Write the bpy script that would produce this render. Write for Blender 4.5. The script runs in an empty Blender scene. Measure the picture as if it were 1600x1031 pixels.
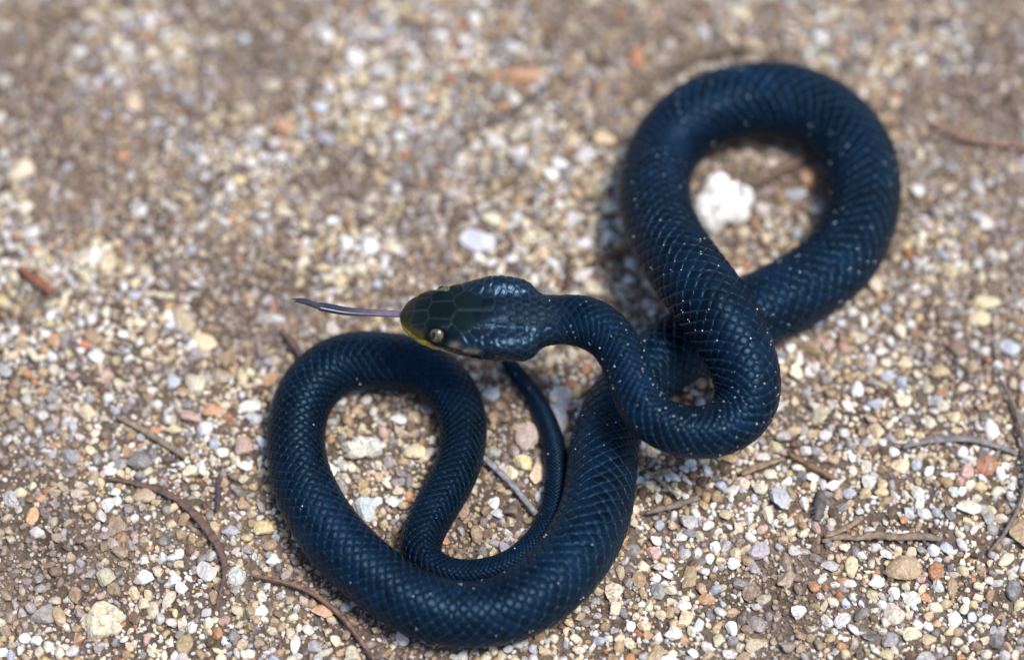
import bpy, math, random
import numpy as np

# ------------------------------------------------------------------ camera, sky, sun, exposure
MM = 0.001                                   # everything below is laid out in millimetres
PITCH = math.radians(60)                     # the lens looks 60 degrees down at the sand
DIST, LENS = 512.0, 100.0
W0, H0 = 1600.0, 1031.0                      # size of the photograph the pixel positions refer to
FPX = LENS / 36.0 * W0
sc = bpy.context.scene
col = sc.collection
CAM = np.array([0.0, -DIST * math.cos(PITCH), DIST * math.sin(PITCH)])
FWD = np.array([0.0, math.cos(PITCH), -math.sin(PITCH)])
UPV = np.array([0.0, math.sin(PITCH), math.cos(PITCH)])
RGT = np.array([1.0, 0.0, 0.0])
cd = bpy.data.cameras.new('camera')
cam = bpy.data.objects.new('camera', cd)
col.objects.link(cam)
cam.location = CAM * MM
cam.rotation_euler = (math.pi / 2 - PITCH, 0, 0)
cd.lens, cd.sensor_width = LENS, 36.0
cd.clip_start, cd.clip_end = 0.005, 300.0
cd.dof.use_dof = True
cd.dof.focus_distance = 0.487
cd.dof.aperture_fstop = 5.0
cd.dof.aperture_blades = 0
sc.camera = cam

SUN_EL, SUN_AZ = 70.0, 110.0                  # azimuth measured from +Y (away from the lens) towards +X
world = bpy.data.worlds.new('World')
sc.world = world
world.use_nodes = True
nt = world.node_tree
sky = nt.nodes.new('ShaderNodeTexSky')
sky.sky_type = 'NISHITA'
sky.sun_disc = False
sky.sun_elevation = math.radians(SUN_EL)
sky.sun_rotation = math.radians(SUN_AZ)
bg = nt.nodes['Background']
bg.inputs['Strength'].default_value = 0.065
nt.links.new(sky.outputs[0], bg.inputs['Color'])
sd = bpy.data.lights.new('sun', 'SUN')
sd.energy, sd.angle, sd.color = 1.5, math.radians(18), (1.0, 0.945, 0.86)
sun = bpy.data.objects.new('sun', sd)
col.objects.link(sun)
sun.rotation_euler = (math.radians(90 - SUN_EL), 0, math.radians(180 - SUN_AZ))
sc.view_settings.view_transform = 'Standard'
sc.view_settings.look = 'None'
sc.view_settings.exposure = 1.5
sc.view_settings.gamma = 1.0
sc.cycles.use_denoising = True
sc.cycles.max_bounces = 6

# ------------------------------------------------------------------ helpers
rng = np.random.default_rng(11)
random.seed(11)


def ray(x, y):
    d = FWD * FPX + RGT * (x - W0 / 2) + UPV * (H0 / 2 - y)
    return d / np.linalg.norm(d)


def at(x, y, z=0.0):
    """the point at height z (mm) seen at photo pixel x, y"""
    d = ray(x, y)
    return CAM + d * ((z - CAM[2]) / d[2])


def pxmm(p):
    """photo pixels per millimetre at a point"""
    return FPX / float(np.dot(p - CAM, FWD))


def project(P):
    v = P - CAM
    dep = v @ FWD
    return W0 / 2 + FPX * (v @ RGT) / dep, H0 / 2 - FPX * (v @ UPV) / dep


def smooth(e0, e1, x):
    t = np.clip((x - e0) / (e1 - e0), 0, 1)
    return t * t * (3 - 2 * t)


_lat = rng.random((256, 256))


def vnoise(x, y):
    x = np.asarray(x, float); y = np.asarray(y, float)
    xi = np.floor(x).astype(int); yi = np.floor(y).astype(int)
    fx = x - xi; fy = y - yi
    fx = fx * fx * (3 - 2 * fx); fy = fy * fy * (3 - 2 * fy)
    g = lambda a, b: _lat[a % 256, b % 256]
    return (g(xi, yi) * (1 - fx) + g(xi + 1, yi) * fx) * (1 - fy) + (g(xi, yi + 1) * (1 - fx) + g(xi + 1, yi + 1) * fx) * fy


def fbm(x, y, n=4):
    s = 0; a = 0.5; t = 0
    for k in range(n):
        s = s + a * vnoise(x * 2 ** k + 17 * k, y * 2 ** k + 31 * k); t += a; a *= 0.5
    return s / t


def spline(K, n_out=None, step=None):
    """natural cubic spline through the rows of K (first 3 columns are space), resampled by arc length"""
    K = np.asarray(K, float)
    d = np.linalg.norm(np.diff(K[:, :3], axis=0), axis=1)
    t = np.r_[0, np.cumsum(np.sqrt(d * d.mean()))]
    n = len(K); h = np.diff(t)
    A = np.zeros((n, n)); R = np.zeros((n, K.shape[1])); A[0, 0] = A[-1, -1] = 1
    for i in range(1, n - 1):
        A[i, i - 1], A[i, i], A[i, i + 1] = h[i - 1], 2 * (h[i - 1] + h[i]), h[i]
        R[i] = 6 * ((K[i + 1] - K[i]) / h[i] - (K[i] - K[i - 1]) / h[i - 1])
    M = np.linalg.solve(A, R)
    def ev(u):
        i = np.clip(np.searchsorted(t, u, side='right') - 1, 0, n - 2)
        a = (t[i + 1] - u)[:, None]; b = (u - t[i])[:, None]; hh = h[i][:, None]
        return (M[i] * a ** 3 + M[i + 1] * b ** 3) / (6 * hh) + (K[i] / hh - M[i] * hh / 6) * a + (K[i + 1] / hh - M[i + 1] * hh / 6) * b
    u = np.linspace(0, t[-1], 6000)
    P = ev(u)
    s = np.r_[0, np.cumsum(np.linalg.norm(np.diff(P[:, :3], axis=0), axis=1))]
    return s, P


def mesh_obj(name, V, F, mat, parent=None, cols=None, smooth_=True, extra=None):
    """one mesh object from numpy arrays (mm); F is an (n,3) or (n,4) index array"""
    V = np.ascontiguousarray(np.asarray(V, np.float32) * MM)
    F = np.ascontiguousarray(np.asarray(F, np.int32))
    me = bpy.data.meshes.new(name)
    k = F.shape[1]
    me.vertices.add(len(V)); me.vertices.foreach_set('co', V.ravel())
    me.loops.add(F.size); me.loops.foreach_set('vertex_index', F.ravel())
    me.polygons.add(len(F))
    me.polygons.foreach_set('loop_start', np.arange(0, F.size, k, dtype=np.int32))
    me.polygons.foreach_set('use_smooth', np.full(len(F), bool(smooth_)))
    if cols is not None:
        a = me.attributes.new('col', 'FLOAT_COLOR', 'POINT')
        c = np.ones((len(V), 4), np.float32); c[:, :3] = cols
        a.data.foreach_set('color', c.ravel())
    if extra:
        for nme, arr in extra.items():
            a = me.attributes.new(nme, 'FLOAT', 'POINT')
            a.data.foreach_set('value', np.asarray(arr, np.float32).ravel())
    me.update(calc_edges=True)
    me.materials.append(mat)
    o = bpy.data.objects.new(name, me)
    col.objects.link(o)
    if parent is not None:
        o.parent = parent
    return o


def tag(o, label, cat, group=None, kind=None):
    o['label'] = label; o['category'] = cat
    if group: o['group'] = group
    if kind: o['kind'] = kind
    return o


def material(name):
    m = bpy.data.materials.new(name); m.use_nodes = True
    return m, m.node_tree, m.node_tree.nodes['Principled BSDF']


def node(nt, kind, **kw):
    n = nt.nodes.new(kind)
    for k, v in kw.items():
        setattr(n, k, v)
    return n


def noise_bump(nt, bsdf, scale, strength, dist, detail=4.0, prev=None):
    tc = node(nt, 'ShaderNodeTexCoord')
    nz = node(nt, 'ShaderNodeTexNoise')
    nz.inputs['Scale'].default_value = scale; nz.inputs['Detail'].default_value = detail
    nt.links.new(tc.outputs['Object'], nz.inputs['Vector'])
    bp = node(nt, 'ShaderNodeBump')
    bp.inputs['Strength'].default_value = strength; bp.inputs['Distance'].default_value = dist
    nt.links.new(nz.outputs['Fac'], bp.inputs['Height'])
    nt.links.new(bp.outputs['Normal'], bsdf.inputs['Normal'])
    return tc, nz


def attr_times_noise(nt, bsdf, scale, lo, hi, detail=5.0):
    at_ = node(nt, 'ShaderNodeAttribute', attribute_name='col')
    tc = node(nt, 'ShaderNodeTexCoord')
    nz = node(nt, 'ShaderNodeTexNoise')
    nz.inputs['Scale'].default_value = scale; nz.inputs['Detail'].default_value = detail
    nt.links.new(tc.outputs['Object'], nz.inputs['Vector'])
    mr = node(nt, 'ShaderNodeMapRange')
    mr.inputs['From Min'].default_value = 0.32; mr.inputs['From Max'].default_value = 0.68
    mr.inputs['To Min'].default_value = lo; mr.inputs['To Max'].default_value = hi
    nt.links.new(nz.outputs['Fac'], mr.inputs['Value'])
    mx = node(nt, 'ShaderNodeVectorMath', operation='SCALE')
    nt.links.new(at_.outputs['Color'], mx.inputs[0]); nt.links.new(mr.outputs[0], mx.inputs['Scale'])
    nt.links.new(mx.outputs[0], bsdf.inputs['Base Color'])


# ------------------------------------------------------------------ materials
m_stone, t_, b_ = material('quartz_stone')
attr_times_noise(t_, b_, 1400.0, 0.7, 1.15)
noise_bump(t_, b_, 1500.0, 0.8, 0.0004)
b_.inputs['Roughness'].default_value = 0.42
b_.inputs['Specular IOR Level'].default_value = 0.5

m_ground, t_, b_ = material('fine_soil')
tc = node(t_, 'ShaderNodeTexCoord')
n1 = node(t_, 'ShaderNodeTexNoise'); n1.inputs['Scale'].default_value = 60.0; n1.inputs['Detail'].default_value = 8.0
n2 = node(t_, 'ShaderNodeTexVoronoi'); n2.inputs['Scale'].default_value = 1500.0
cr = node(t_, 'ShaderNodeValToRGB')
cr.color_ramp.elements[0].position = 0.3; cr.color_ramp.elements[0].color = (0.10, 0.07, 0.051, 1)
cr.color_ramp.elements[1].position = 0.72; cr.color_ramp.elements[1].color = (0.27, 0.20, 0.15, 1)
mx = node(t_, 'ShaderNodeMixRGB', blend_type='MULTIPLY'); mx.inputs['Fac'].default_value = 0.6
t_.links.new(tc.outputs['Object'], n1.inputs['Vector']); t_.links.new(tc.outputs['Object'], n2.inputs['Vector'])
t_.links.new(n1.outputs['Fac'], cr.inputs['Fac'])
t_.links.new(cr.outputs['Color'], mx.inputs['Color1']); rgb = node(t_, 'ShaderNodeRGBToBW'); t_.links.new(n2.outputs['Color'], rgb.inputs[0])
t_.links.new(rgb.outputs[0], mx.inputs['Color2'])
t_.links.new(mx.outputs['Color'], b_.inputs['Base Color'])
bp = node(t_, 'ShaderNodeBump'); bp.inputs['Strength'].default_value = 0.9; bp.inputs['Distance'].default_value = 0.0004
t_.links.new(n2.outputs['Distance'], bp.inputs['Height']); t_.links.new(bp.outputs['Normal'], b_.inputs['Normal'])
b_.inputs['Roughness'].default_value = 0.9

m_snake, t_, b_ = material('snake_scales')


def mth(op, a, b=None, c=None, clamp=False):
    n_ = node(t_, 'ShaderNodeMath', operation=op); n_.use_clamp = clamp
    for q_, v_ in enumerate((a, b, c)):
        if v_ is None: continue
        if isinstance(v_, (int, float)): n_.inputs[q_].default_value = v_
        else: t_.links.new(v_, n_.inputs[q_])
    return n_.outputs[0]


def fattr(nm):
    return node(t_, 'ShaderNodeAttribute', attribute_name=nm).outputs['Fac']


su, sv, smask = fattr('along'), fattr('row'), fattr('scaled')
wob = node(t_, 'ShaderNodeTexNoise'); wob.inputs['Scale'].default_value = 420.0; wob.inputs['Detail'].default_value = 1.0
su = mth('ADD', su, mth('MULTIPLY', mth('SUBTRACT', wob.outputs['Fac'], 0.5), 0.42))
wsep = node(t_, 'ShaderNodeSeparateColor'); t_.links.new(wob.outputs['Color'], wsep.inputs[0])
sv = mth('ADD', sv, mth('MULTIPLY', mth('SUBTRACT', wsep.outputs[1], 0.5), 0.46))
da = mth('ADD', mth('ADD', su, mth('MULTIPLY', sv, 0.5)), 0.5)
db = mth('ADD', mth('SUBTRACT', su, mth('MULTIPLY', sv, 0.5)), 0.5)
fa, fb = mth('FRACT', da), mth('FRACT', db)


def far(f_):
    return mth('MULTIPLY', mth('ABSOLUTE', mth('SUBTRACT', f_, 0.5)), 2.0)


def ramp(v_, lo, hi):
    mr_ = node(t_, 'ShaderNodeMapRange', interpolation_type='SMOOTHSTEP')
    mr_.inputs['From Min'].default_value = lo; mr_.inputs['From Max'].default_value = hi
    t_.links.new(v_, mr_.inputs['Value'])
    return mr_.outputs[0]


qq = mth('POWER', mth('ADD', mth('POWER', far(fa), 4.0), mth('POWER', far(fb), 4.0)), 0.25)       # rounded rhomb
rim = mth('MULTIPLY', mth('MULTIPLY', ramp(qq, 0.74, 0.92), mth('SUBTRACT', 1.0, mth('MULTIPLY', ramp(qq, 0.98, 1.12), 0.85))), smask)
tail_edge = ramp(mth('ADD', fa, fb), 0.5, 1.5)                                                # free hind edge of a scale
rim = mth('MULTIPLY', rim, mth('ADD', 0.45, mth('MULTIPLY', tail_edge, 0.55)))
dome = mth('ADD', mth('POWER', far(fa), 2.0), mth('POWER', far(fb), 2.0))
hgt = mth('SUBTRACT', mth('SUBTRACT', mth('MULTIPLY', mth('ADD', fa, fb), 0.5), mth('MULTIPLY', dome, 0.22)), mth('MULTIPLY', ramp(qq, 0.72, 1.02), 0.8))
hgt = mth('MULTIPLY', hgt, smask)
cell = node(t_, 'ShaderNodeCombineXYZ'); t_.links.new(mth('FLOOR', da), cell.inputs[0]); t_.links.new(mth('FLOOR', db), cell.inputs[1])
wn = node(t_, 'ShaderNodeTexWhiteNoise', noise_dimensions='2D'); t_.links.new(cell.outputs[0], wn.inputs['Vector'])
tcs = node(t_, 'ShaderNodeTexCoord')
t_.links.new(tcs.outputs['Object'], wob.inputs['Vector'])
blot = node(t_, 'ShaderNodeTexNoise'); blot.inputs['Scale'].default_value = 75.0; blot.inputs['Detail'].default_value = 3.0
t_.links.new(tcs.outputs['Object'], blot.inputs['Vector'])
grain = node(t_, 'ShaderNodeTexNoise'); grain.inputs['Scale'].default_value = 2200.0
t_.links.new(tcs.outputs['Object'], grain.inputs['Vector'])
base = node(t_, 'ShaderNodeAttribute', attribute_name='col')
vary = mth('MULTIPLY', mth('ADD', 0.45, mth('MULTIPLY', wn.outputs['Value'], 0.9)), mth('MAXIMUM', 0.15, mth('ADD', -0.9, mth('MULTIPLY', blot.outputs['Fac'], 3.8))))
vary = mth('ADD', mth('MULTIPLY', vary, smask), mth('SUBTRACT', 1.0, smask))
vary = mth('MULTIPLY', vary, mth('ADD', 0.75, mth('MULTIPLY', grain.outputs['Fac'], 0.5)))
sc_ = node(t_, 'ShaderNodeVectorMath', operation='SCALE'); t_.links.new(base.outputs['Color'], sc_.inputs[0]); t_.links.new(vary, sc_.inputs['Scale'])
mxs = node(t_, 'ShaderNodeMixRGB'); mxs.inputs['Color2'].default_value = (0.012, 0.040, 0.066, 1)
t_.links.new(mth('MULTIPLY', rim, mth('MULTIPLY', mth('ADD', 0.25, grain.outputs['Fac']), mth('ADD', 0.15, mth('MULTIPLY', blot.outputs['Fac'], 1.4))), clamp=True), mxs.inputs['Fac'])
t_.links.new(sc_.outputs[0], mxs.inputs['Color1']); t_.links.new(mxs.outputs[0], b_.inputs['Base Color'])
bps = node(t_, 'ShaderNodeBump'); bps.inputs['Strength'].default_value = 0.85; bps.inputs['Distance'].default_value = 0.00022
t_.links.new(hgt, bps.inputs['Height'])
bp2 = node(t_, 'ShaderNodeBump'); bp2.inputs['Strength'].default_value = 0.15; bp2.inputs['Distance'].default_value = 0.00005
t_.links.new(grain.outputs['Fac'], bp2.inputs['Height']); t_.links.new(bps.outputs[0], bp2.inputs['Normal'])
t_.links.new(bp2.outputs[0], b_.inputs['Normal'])
t_.links.new(mth('ADD', fattr('rough'), mth('MULTIPLY', wn.outputs['Value'], 0.08)), b_.inputs['Roughness'])
t_.links.new(fattr('spec'), b_.inputs['Specular IOR Level'])
b_.inputs['Specular Tint'].default_value = (0.32, 0.62, 1.0, 1)         # blue sheen of the skin

m_glint, t_, b_ = material('painted_glint')  # white of the beads added as sun glints on the scales
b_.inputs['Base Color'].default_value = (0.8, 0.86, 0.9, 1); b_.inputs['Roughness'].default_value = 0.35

m_iris, t_, b_ = material('silver_green_iris')
tc, nz = noise_bump(t_, b_, 2500.0, 0.0, 0.0001)
cr = node(t_, 'ShaderNodeValToRGB')
cr.color_ramp.elements[0].position = 0.35; cr.color_ramp.elements[0].color = (0.03, 0.029, 0.012, 1)
cr.color_ramp.elements[1].position = 0.65; cr.color_ramp.elements[1].color = (0.13, 0.12, 0.055, 1)
t_.links.new(nz.outputs['Fac'], cr.inputs['Fac']); t_.links.new(cr.outputs['Color'], b_.inputs['Base Color'])
b_.inputs['Roughness'].default_value = 0.3; b_.inputs['Coat Weight'].default_value = 0.6; b_.inputs['Coat Roughness'].default_value = 0.04

m_pupil, t_, b_ = material('black_pupil')
b_.inputs['Base Color'].default_value = (0.004, 0.004, 0.004, 1); b_.inputs['Roughness'].default_value = 0.06

m_tongue, t_, b_ = material('tongue_skin')
attr_times_noise(t_, b_, 1500.0, 0.8, 1.2)
b_.inputs['Roughness'].default_value = 0.22

m_twig, t_, b_ = material('dry_plant_fibre')
attr_times_noise(t_, b_, 1100.0, 0.55, 1.3)
noise_bump(t_, b_, 1600.0, 0.5, 0.0003)
b_.inputs['Roughness'].default_value = 0.7

# ------------------------------------------------------------------ ground sheet
ax = np.arange(-180, 180.01, 2.0)
ext = np.cumsum(np.geomspace(3, 26000, 26))
gx = np.r_[-180 - ext[::-1], ax, 180 + ext]
GX, GY = np.meshgrid(gx, gx)


def ground_z(x, y):
    fade = np.clip(1.4 - np.hypot(x, y) / 400.0, 0, 1)
    return ((fbm(x / 22.0 + 50, y / 22.0 + 50, 3) - 0.5) * 2.4 + (fbm(x / 4.0, y / 4.0, 2) - 0.5) * 0.9) * fade - 0.5


GZ = ground_z(GX, GY)
n = len(gx)
idx = np.arange(n * n).reshape(n, n)
F = np.stack([idx[:-1, :-1], idx[:-1, 1:], idx[1:, 1:], idx[1:, :-1]], -1).reshape(-1, 4)
g = mesh_obj('ground', np.stack([GX, GY, GZ], -1).reshape(-1, 3), F, m_ground)
g['kind'] = 'structure'

# ------------------------------------------------------------------ the snake
# photo pixel of the axis, width in photo pixels, height of the axis in mm (None: lying on the sand)
PATH = [
    (626, 492, 60, 25.5), (680, 497, 100, 26.4), (740, 500, 120, 26.8), (800, 501, 90, 26.6), (850, 501, 78, 26.0),
    (890, 500, 80, 25.6), (925, 508, 81, 25.2), (955, 530, 77, 24.6), (975, 565, 72, 23.8), (990, 605, 73, 22.6),
    (1012, 645, 77, 21.2), (1050, 669, 81, 19.8), (1095, 676, 84, 18.6), (1138, 663, 90, 18.0), (1163, 632, 100, 18.2),
    (1167, 595, 106, 19.0), (1154, 550, 112, 19.6), (1128, 500, 118, 19.8), (1093, 450, 120, 18.6), (1057, 400, 118, 15.8),
    (1030, 345, 115, 12.2), (1023, 290, 113, 9.0), (1040, 235, 113, None), (1080, 190, 116, None), (1140, 164, 119, None),
    (1205, 157, 121, None), (1265, 170, 120, None), (1315, 205, 117, None), (1345, 255, 115, None), (1350, 308, 115, None),
    (1338, 360, 116, None), (1308, 408, 118, None), (1262, 445, 119, None), (1222, 468, 120, None), (1170, 492, 118, None),
    (1115, 517, 115, None), (1058, 548, 112, None), (1003, 590, 108, None), (966, 640, 106, None), (947, 690, 107, None),
    (940, 740, 110, None), (930, 800, 113, None), (905, 855, 116, None), (865, 905, 115, None), (805, 945, 111, None),
    (735, 960, 104, None), (660, 946, 105, None), (598, 910, 104, None), (540, 860, 104, None), (495, 800, 100, None),
    (468, 735, 94, None), (463, 680, 91, None), (475, 625, 92, None), (505, 587, 94, None), (550, 565, 93, None),
    (600, 565, 92, None), (650, 572, 88, None), (692, 598, 82, None), (717, 635, 76, None), (724, 680, 73, None),
    (714, 730, 72, None), (692, 775, 71, None), (667, 820, 68, None), (658, 858, 64, None), (673, 884, 58, None),
    (710, 897, 51, None), (755, 895, 47, None), (800, 879, 45, None), (840, 844, 43, None), (864, 800, 41, None),
    (870, 750, 39, None), (866, 700, 36, None), (853, 655, 32, None), (832, 615, 28, None), (805, 580, 25, None),
    (785, 545, 21, None), (772, 510, 15, None), (768, 480, 9, None), (767, 462, 3, None)]
BELLY = 0.86
K = []
for x, y, w, z in PATH:
    zz = 8.0 if z is None else z
    for _ in range(3):
        p = at(x, y, zz); r = 0.5 * w / pxmm(p)
        if z is None: zz = r * BELLY + 0.45
    K.append((*p, r))
S_, P_ = spline(K)
LEN = S_[-1]
STEP = 0.24
s = np.r_[np.linspace(0, 1, 12)[:-1] ** 2 * 1.2, np.arange(1.2, 27, 0.10), np.arange(27, LEN - 0.3, STEP), LEN]
C = np.stack([np.interp(s, S_, P_[:, k]) for k in range(3)], -1)
R = np.maximum(np.interp(s, S_, P_[:, 3]), 0.12)
fine = np.stack([np.interp(np.arange(0, LEN, 0.5), S_, P_[:, k]) for k in range(4)], -1)
T = np.stack([np.gradient(C[:, k], s) for k in range(3)], -1)
kk = np.ones(9) / 9
T = np.stack([np.convolve(np.pad(T[:, k], 4, 'edge'), kk, 'valid') for k in range(3)], -1)
T /= np.linalg.norm(T, axis=1)[:, None]
SIDE = np.cross(T, [0, 0, 1.0]); SIDE /= np.linalg.norm(SIDE, axis=1)[:, None]
UP = np.cross(SIDE, T)
roll = np.radians(5) * (1 - smooth(20, 45, s))            # the head is rolled a little towards the lens
cr_, sr_ = np.cos(roll)[:, None], np.sin(roll)[:, None]
SIDE, UP = SIDE * cr_ - UP * sr_, UP * cr_ + SIDE * sr_

HL = 23.5                                                   # head length
hs = np.array([0, .15, .5, 1.0, 1.8, 3, 4.6, 6.3, 8, 10, 12.5, 15, 17.5, 19.5, 21.2, 22.6, 23.6, 24.6, 27, 31])
hw = np.array([0, 1.1, 1.9, 2.6, 3.3, 4.1, 4.85, 5.35, 5.7, 6.2, 6.75, 7.1, 7.25, 7.35, 7.25, 6.55, 5.2, 4.5, 4.25, 4.25])
ht = np.array([0, .5, .95, 1.35, 1.8, 2.3, 2.85, 3.3, 3.5, 3.7, 3.9, 4.05, 4.15, 4.15, 4.1, 4.0, 3.95, 3.95, 4.1, 4.2])
hb = np.array([0, .5, .9, 1.2, 1.5, 1.8, 2.1, 2.4, 2.6, 2.8, 3.0, 3.2, 3.3, 3.4, 3.4, 3.4, 3.4, 3.4, 3.6, 3.7])
hn = np.interp(s, [0, 2, 6, 14, 22, 27], [2.0, 2.25, 2.7, 2.6, 2.3, 2.0])
bl = smooth(26, 31, s)
Wd = np.interp(s, hs, hw) * (1 - bl) + R * bl
Ht = np.interp(s, hs, ht) * (1 - bl) + R * bl
Hb = np.interp(s, hs, hb) * (1 - bl) + R * BELLY * bl
NR = 200
th = np.linspace(-np.pi, np.pi, NR, endpoint=False)       # 0 is the spine, +-pi the belly
TH = th[None, :]
e = (2.0 / hn)[:, None]
X2 = np.sign(np.sin(TH)) * np.abs(np.sin(TH)) ** e
Z2 = np.sign(np.cos(TH)) * np.abs(np.cos(TH)) ** e
HH = np.where(Z2 > 0, Ht[:, None], Hb[:, None])
lat = Wd[:, None] * X2
ver = HH * Z2
# --- relief of the body scales: overlapping keel-less rhombs, wide scutes below
TB = math.radians(128); NROW = 19
row = TH / (2 * TB / NROW) + 100.0
pitch_ = 0.325 * np.maximum(R, 0.5)
uu = np.r_[0, np.cumsum(np.diff(s) / (0.5 * (pitch_[1:] + pitch_[:-1])))][:, None]
ga = np.mod(uu + row * 0.5 + 0.5, 1.0); gb = np.mod(uu - row * 0.5 + 0.5, 1.0)
rimg = np.maximum(smooth(0.7, 1.0, np.abs(ga - 0.5) * 2), smooth(0.7, 1.0, np.abs(gb - 0.5) * 2))
best = 0.55 * (ga + gb) - 0.7 * rimg - 0.2
scute = np.abs(np.mod(uu * 0.5, 1.0) - 0.5)
sc_h = np.clip(0.9 - 3.5 * np.clip(scute - 0.36, 0, 1) * 4, -1, 1)
dors = smooth(TB + 0.06, TB - 0.02, np.abs(TH)) * np.ones_like(best)
relief = (best * dors + sc_h * (1 - dors) * 0.5) * (0.026 * np.minimum(R, 6.5))[:, None]
# --- relief of the head shields: sites on (distance from snout, arc from the midline)
dl = np.sqrt(np.diff(lat, axis=1) ** 2 + np.diff(ver, axis=1) ** 2)
mid = NR // 2
arc = np.zeros_like(lat)
arc[:, mid + 1:] = np.cumsum(dl[:, mid:], axis=1)
arc[:, :mid] = -np.cumsum(dl[:, :mid][:, ::-1], axis=1)[:, ::-1]
sites = [(0.2, 0), (7.4, 0.0)]
for sg in (-1, 1):
    sites += [(x, sg * l) for x, l in [(1.6, .9), (1.4, 3.0), (3.6, 1.3), (3.6, 3.9), (7.2, 3.2), (5.0, 4.9), (9.4, 5.0),
              (12.0, 2.2), (13.6, 2.0), (15.0, 1.4), (10.9, 7.4),
              (2.2, 4.6), (4.4, 6.2), (6.6, 6.9), (8.8, 7.1), (13.2, 8.9), (16.0, 9.1)]]
hexs = []
for i in range(18):
    for jx in range(-13, 14):
        x = 11.38 + i * 1.22; l = (jx + 0.5 * (i % 2)) * 1.5
        if x < 17.4 - 0.3 * abs(l) and abs(l) < 4.3 - 0.25 * (x - 12.6): continue
        if min(math.hypot(x - a_, l - b_2) for a_, b_2 in sites) < 1.2: continue
        hexs.append((x + random.uniform(-.28, .28), l + random.uniform(-.26, .26)))
hexs = [(x, l) for x, l in hexs if x < 33]
ST = np.array(sites + hexs)
nh = int(np.searchsorted(s, 31.5))
hx = (s[:nh, None] * np.ones((1, NR))).ravel(); hl = arc[:nh].ravel()
D = np.hypot(hx[:, None] - ST[None, :, 0], hl[:, None] - ST[None, :, 1])
o2 = np.argpartition(D, 1, axis=1)[:, :2]
r_ = np.arange(len(D))
sw = D[r_, o2[:, 0]] > D[r_, o2[:, 1]]
i1 = np.where(sw, o2[:, 1], o2[:, 0]); i2 = np.where(sw, o2[:, 0], o2[:, 1])
d1, d2 = D[r_, i1], D[r_, i2]
sep = np.hypot(*(ST[i1] - ST[i2]).T)
ed = (d2 ** 2 - d1 ** 2) / (2 * sep)                       # distance to the suture
same = np.zeros(len(ST), int)
# the two sites of each parietal shield are one shield
par = [k for k, (x, l) in enumerate(sites) if (x, abs(l)) in ((12.0, 2.2), (13.6, 2.0), (15.0, 1.4))]
samep = np.array([(a_ in par and b_2 in par and ST[a_, 1] * ST[b_2, 1] > 0) for a_, b_2 in zip(i1, i2)])
ed = np.where(samep, 1.0, ed)
small = i1 >= len(sites)
hrel = np.where(small, 0.16 * (smooth(0, 0.26, ed) - 0.7), 0.10 * (smooth(0, 0.16, ed) - 0.7) + 0.05 * smooth(0.1, 1.0, ed))
hedge = 1 - np.where(small, smooth(0.02, 0.15, ed), smooth(0.02, 0.11, ed))
hrel = hrel.reshape(nh, NR); hedge = hedge.reshape(nh, NR); smallm = small.reshape(nh, NR)
hid = np.mod(np.sin(i1 * 91.7) * 4378.5, 1.0).reshape(nh, NR)
under = smooth(2.05, 2.25, np.abs(TH)) * np.ones((nh, 1))
hrel *= (1 - under)
hbl = (1 - smooth(24, 30, s[:nh]))[:, None]
front = smooth(0.0, 0.8, s[:nh])[:, None]
# mouth slit and brow ridges
mouth_th = 1.90
slit = np.exp(-((np.abs(TH) - mouth_th) / 0.05) ** 2) * smooth(0.2, 1.2, s[:nh])[:, None] * (1 - smooth(17.5, 19, s[:nh]))[:, None]
brow = 0.42 * np.exp(-((s[:nh, None] - 7.0) / 1.5) ** 2 - ((np.abs(arc[:nh]) - 3.1) / 0.7) ** 2)
socket = -0.35 * np.exp(-((s[:nh, None] - 6.5) / 1.6) ** 4 - ((np.abs(arc[:nh]) - 5.3) / 1.1) ** 4)
cheek = 0.95 * np.exp(-((s[:nh, None] - 16.8) / 4.2) ** 2 - ((np.abs(arc[:nh]) - 6.0) / 1.9) ** 2)
vale = -0.55 * np.exp(-((s[:nh, None] - 18.5) / 4.5) ** 2 - ((np.abs(arc[:nh]) - 3.3) / 1.1) ** 2)
relief[:nh] = relief[:nh] * (1 - hbl) + (hrel * front - 0.22 * slit + brow + socket + cheek + vale) * hbl
ratio = relief
nx = np.sin(TH) * np.ones_like(lat); nz = np.cos(TH) * np.ones_like(lat)
V = C[:, None, :] + SIDE[:, None, :] * (lat + nx * relief)[..., None] + UP[:, None, :] * (ver + nz * relief)[..., None]
ns = len(s)
idx = np.arange(ns * NR).reshape(ns, NR)
nxt = np.roll(idx, -1, axis=1)
F = np.stack([idx[:-1], nxt[:-1], nxt[1:], idx[1:]], -1).reshape(-1, 4)
# --- pigment
navy = np.array([0.0008, 0.0050, 0.0155]); venter = np.array([0.20, 0.17, 0.13])
cc = navy[None, None] * np.ones((ns, NR, 1))
vb = smooth(2.05, 2.3, np.abs(TH))[..., None] * np.ones((ns, 1, 1))
cc = cc * (1 - vb) + venter * vb * (1 - 0.6 * smooth(60, 140, s))[:, None, None] + 0
H = np.zeros((nh, NR, 3))
olive = np.array([0.0042, 0.0082, 0.0068]); hnavy = np.array([0.0022, 0.0075, 0.0155]); brown = np.array([0.034, 0.020, 0.008])
fr = np.maximum(smooth(11.0, 18.5, s[:nh])[:, None], smooth(9.6, 11.2, s[:nh])[:, None] * smooth(3.7, 4.7, np.abs(arc[:nh])))[..., None]
H[:] = olive * (1 - fr) + hnavy * fr
sn = ((1 - smooth(0.8, 4.2, s[:nh]))[:, None] * (0.55 + 0.45 * smooth(0.2, 0.9, np.abs(TH))))[..., None]
H = H * (1 - sn) + brown * sn
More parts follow.
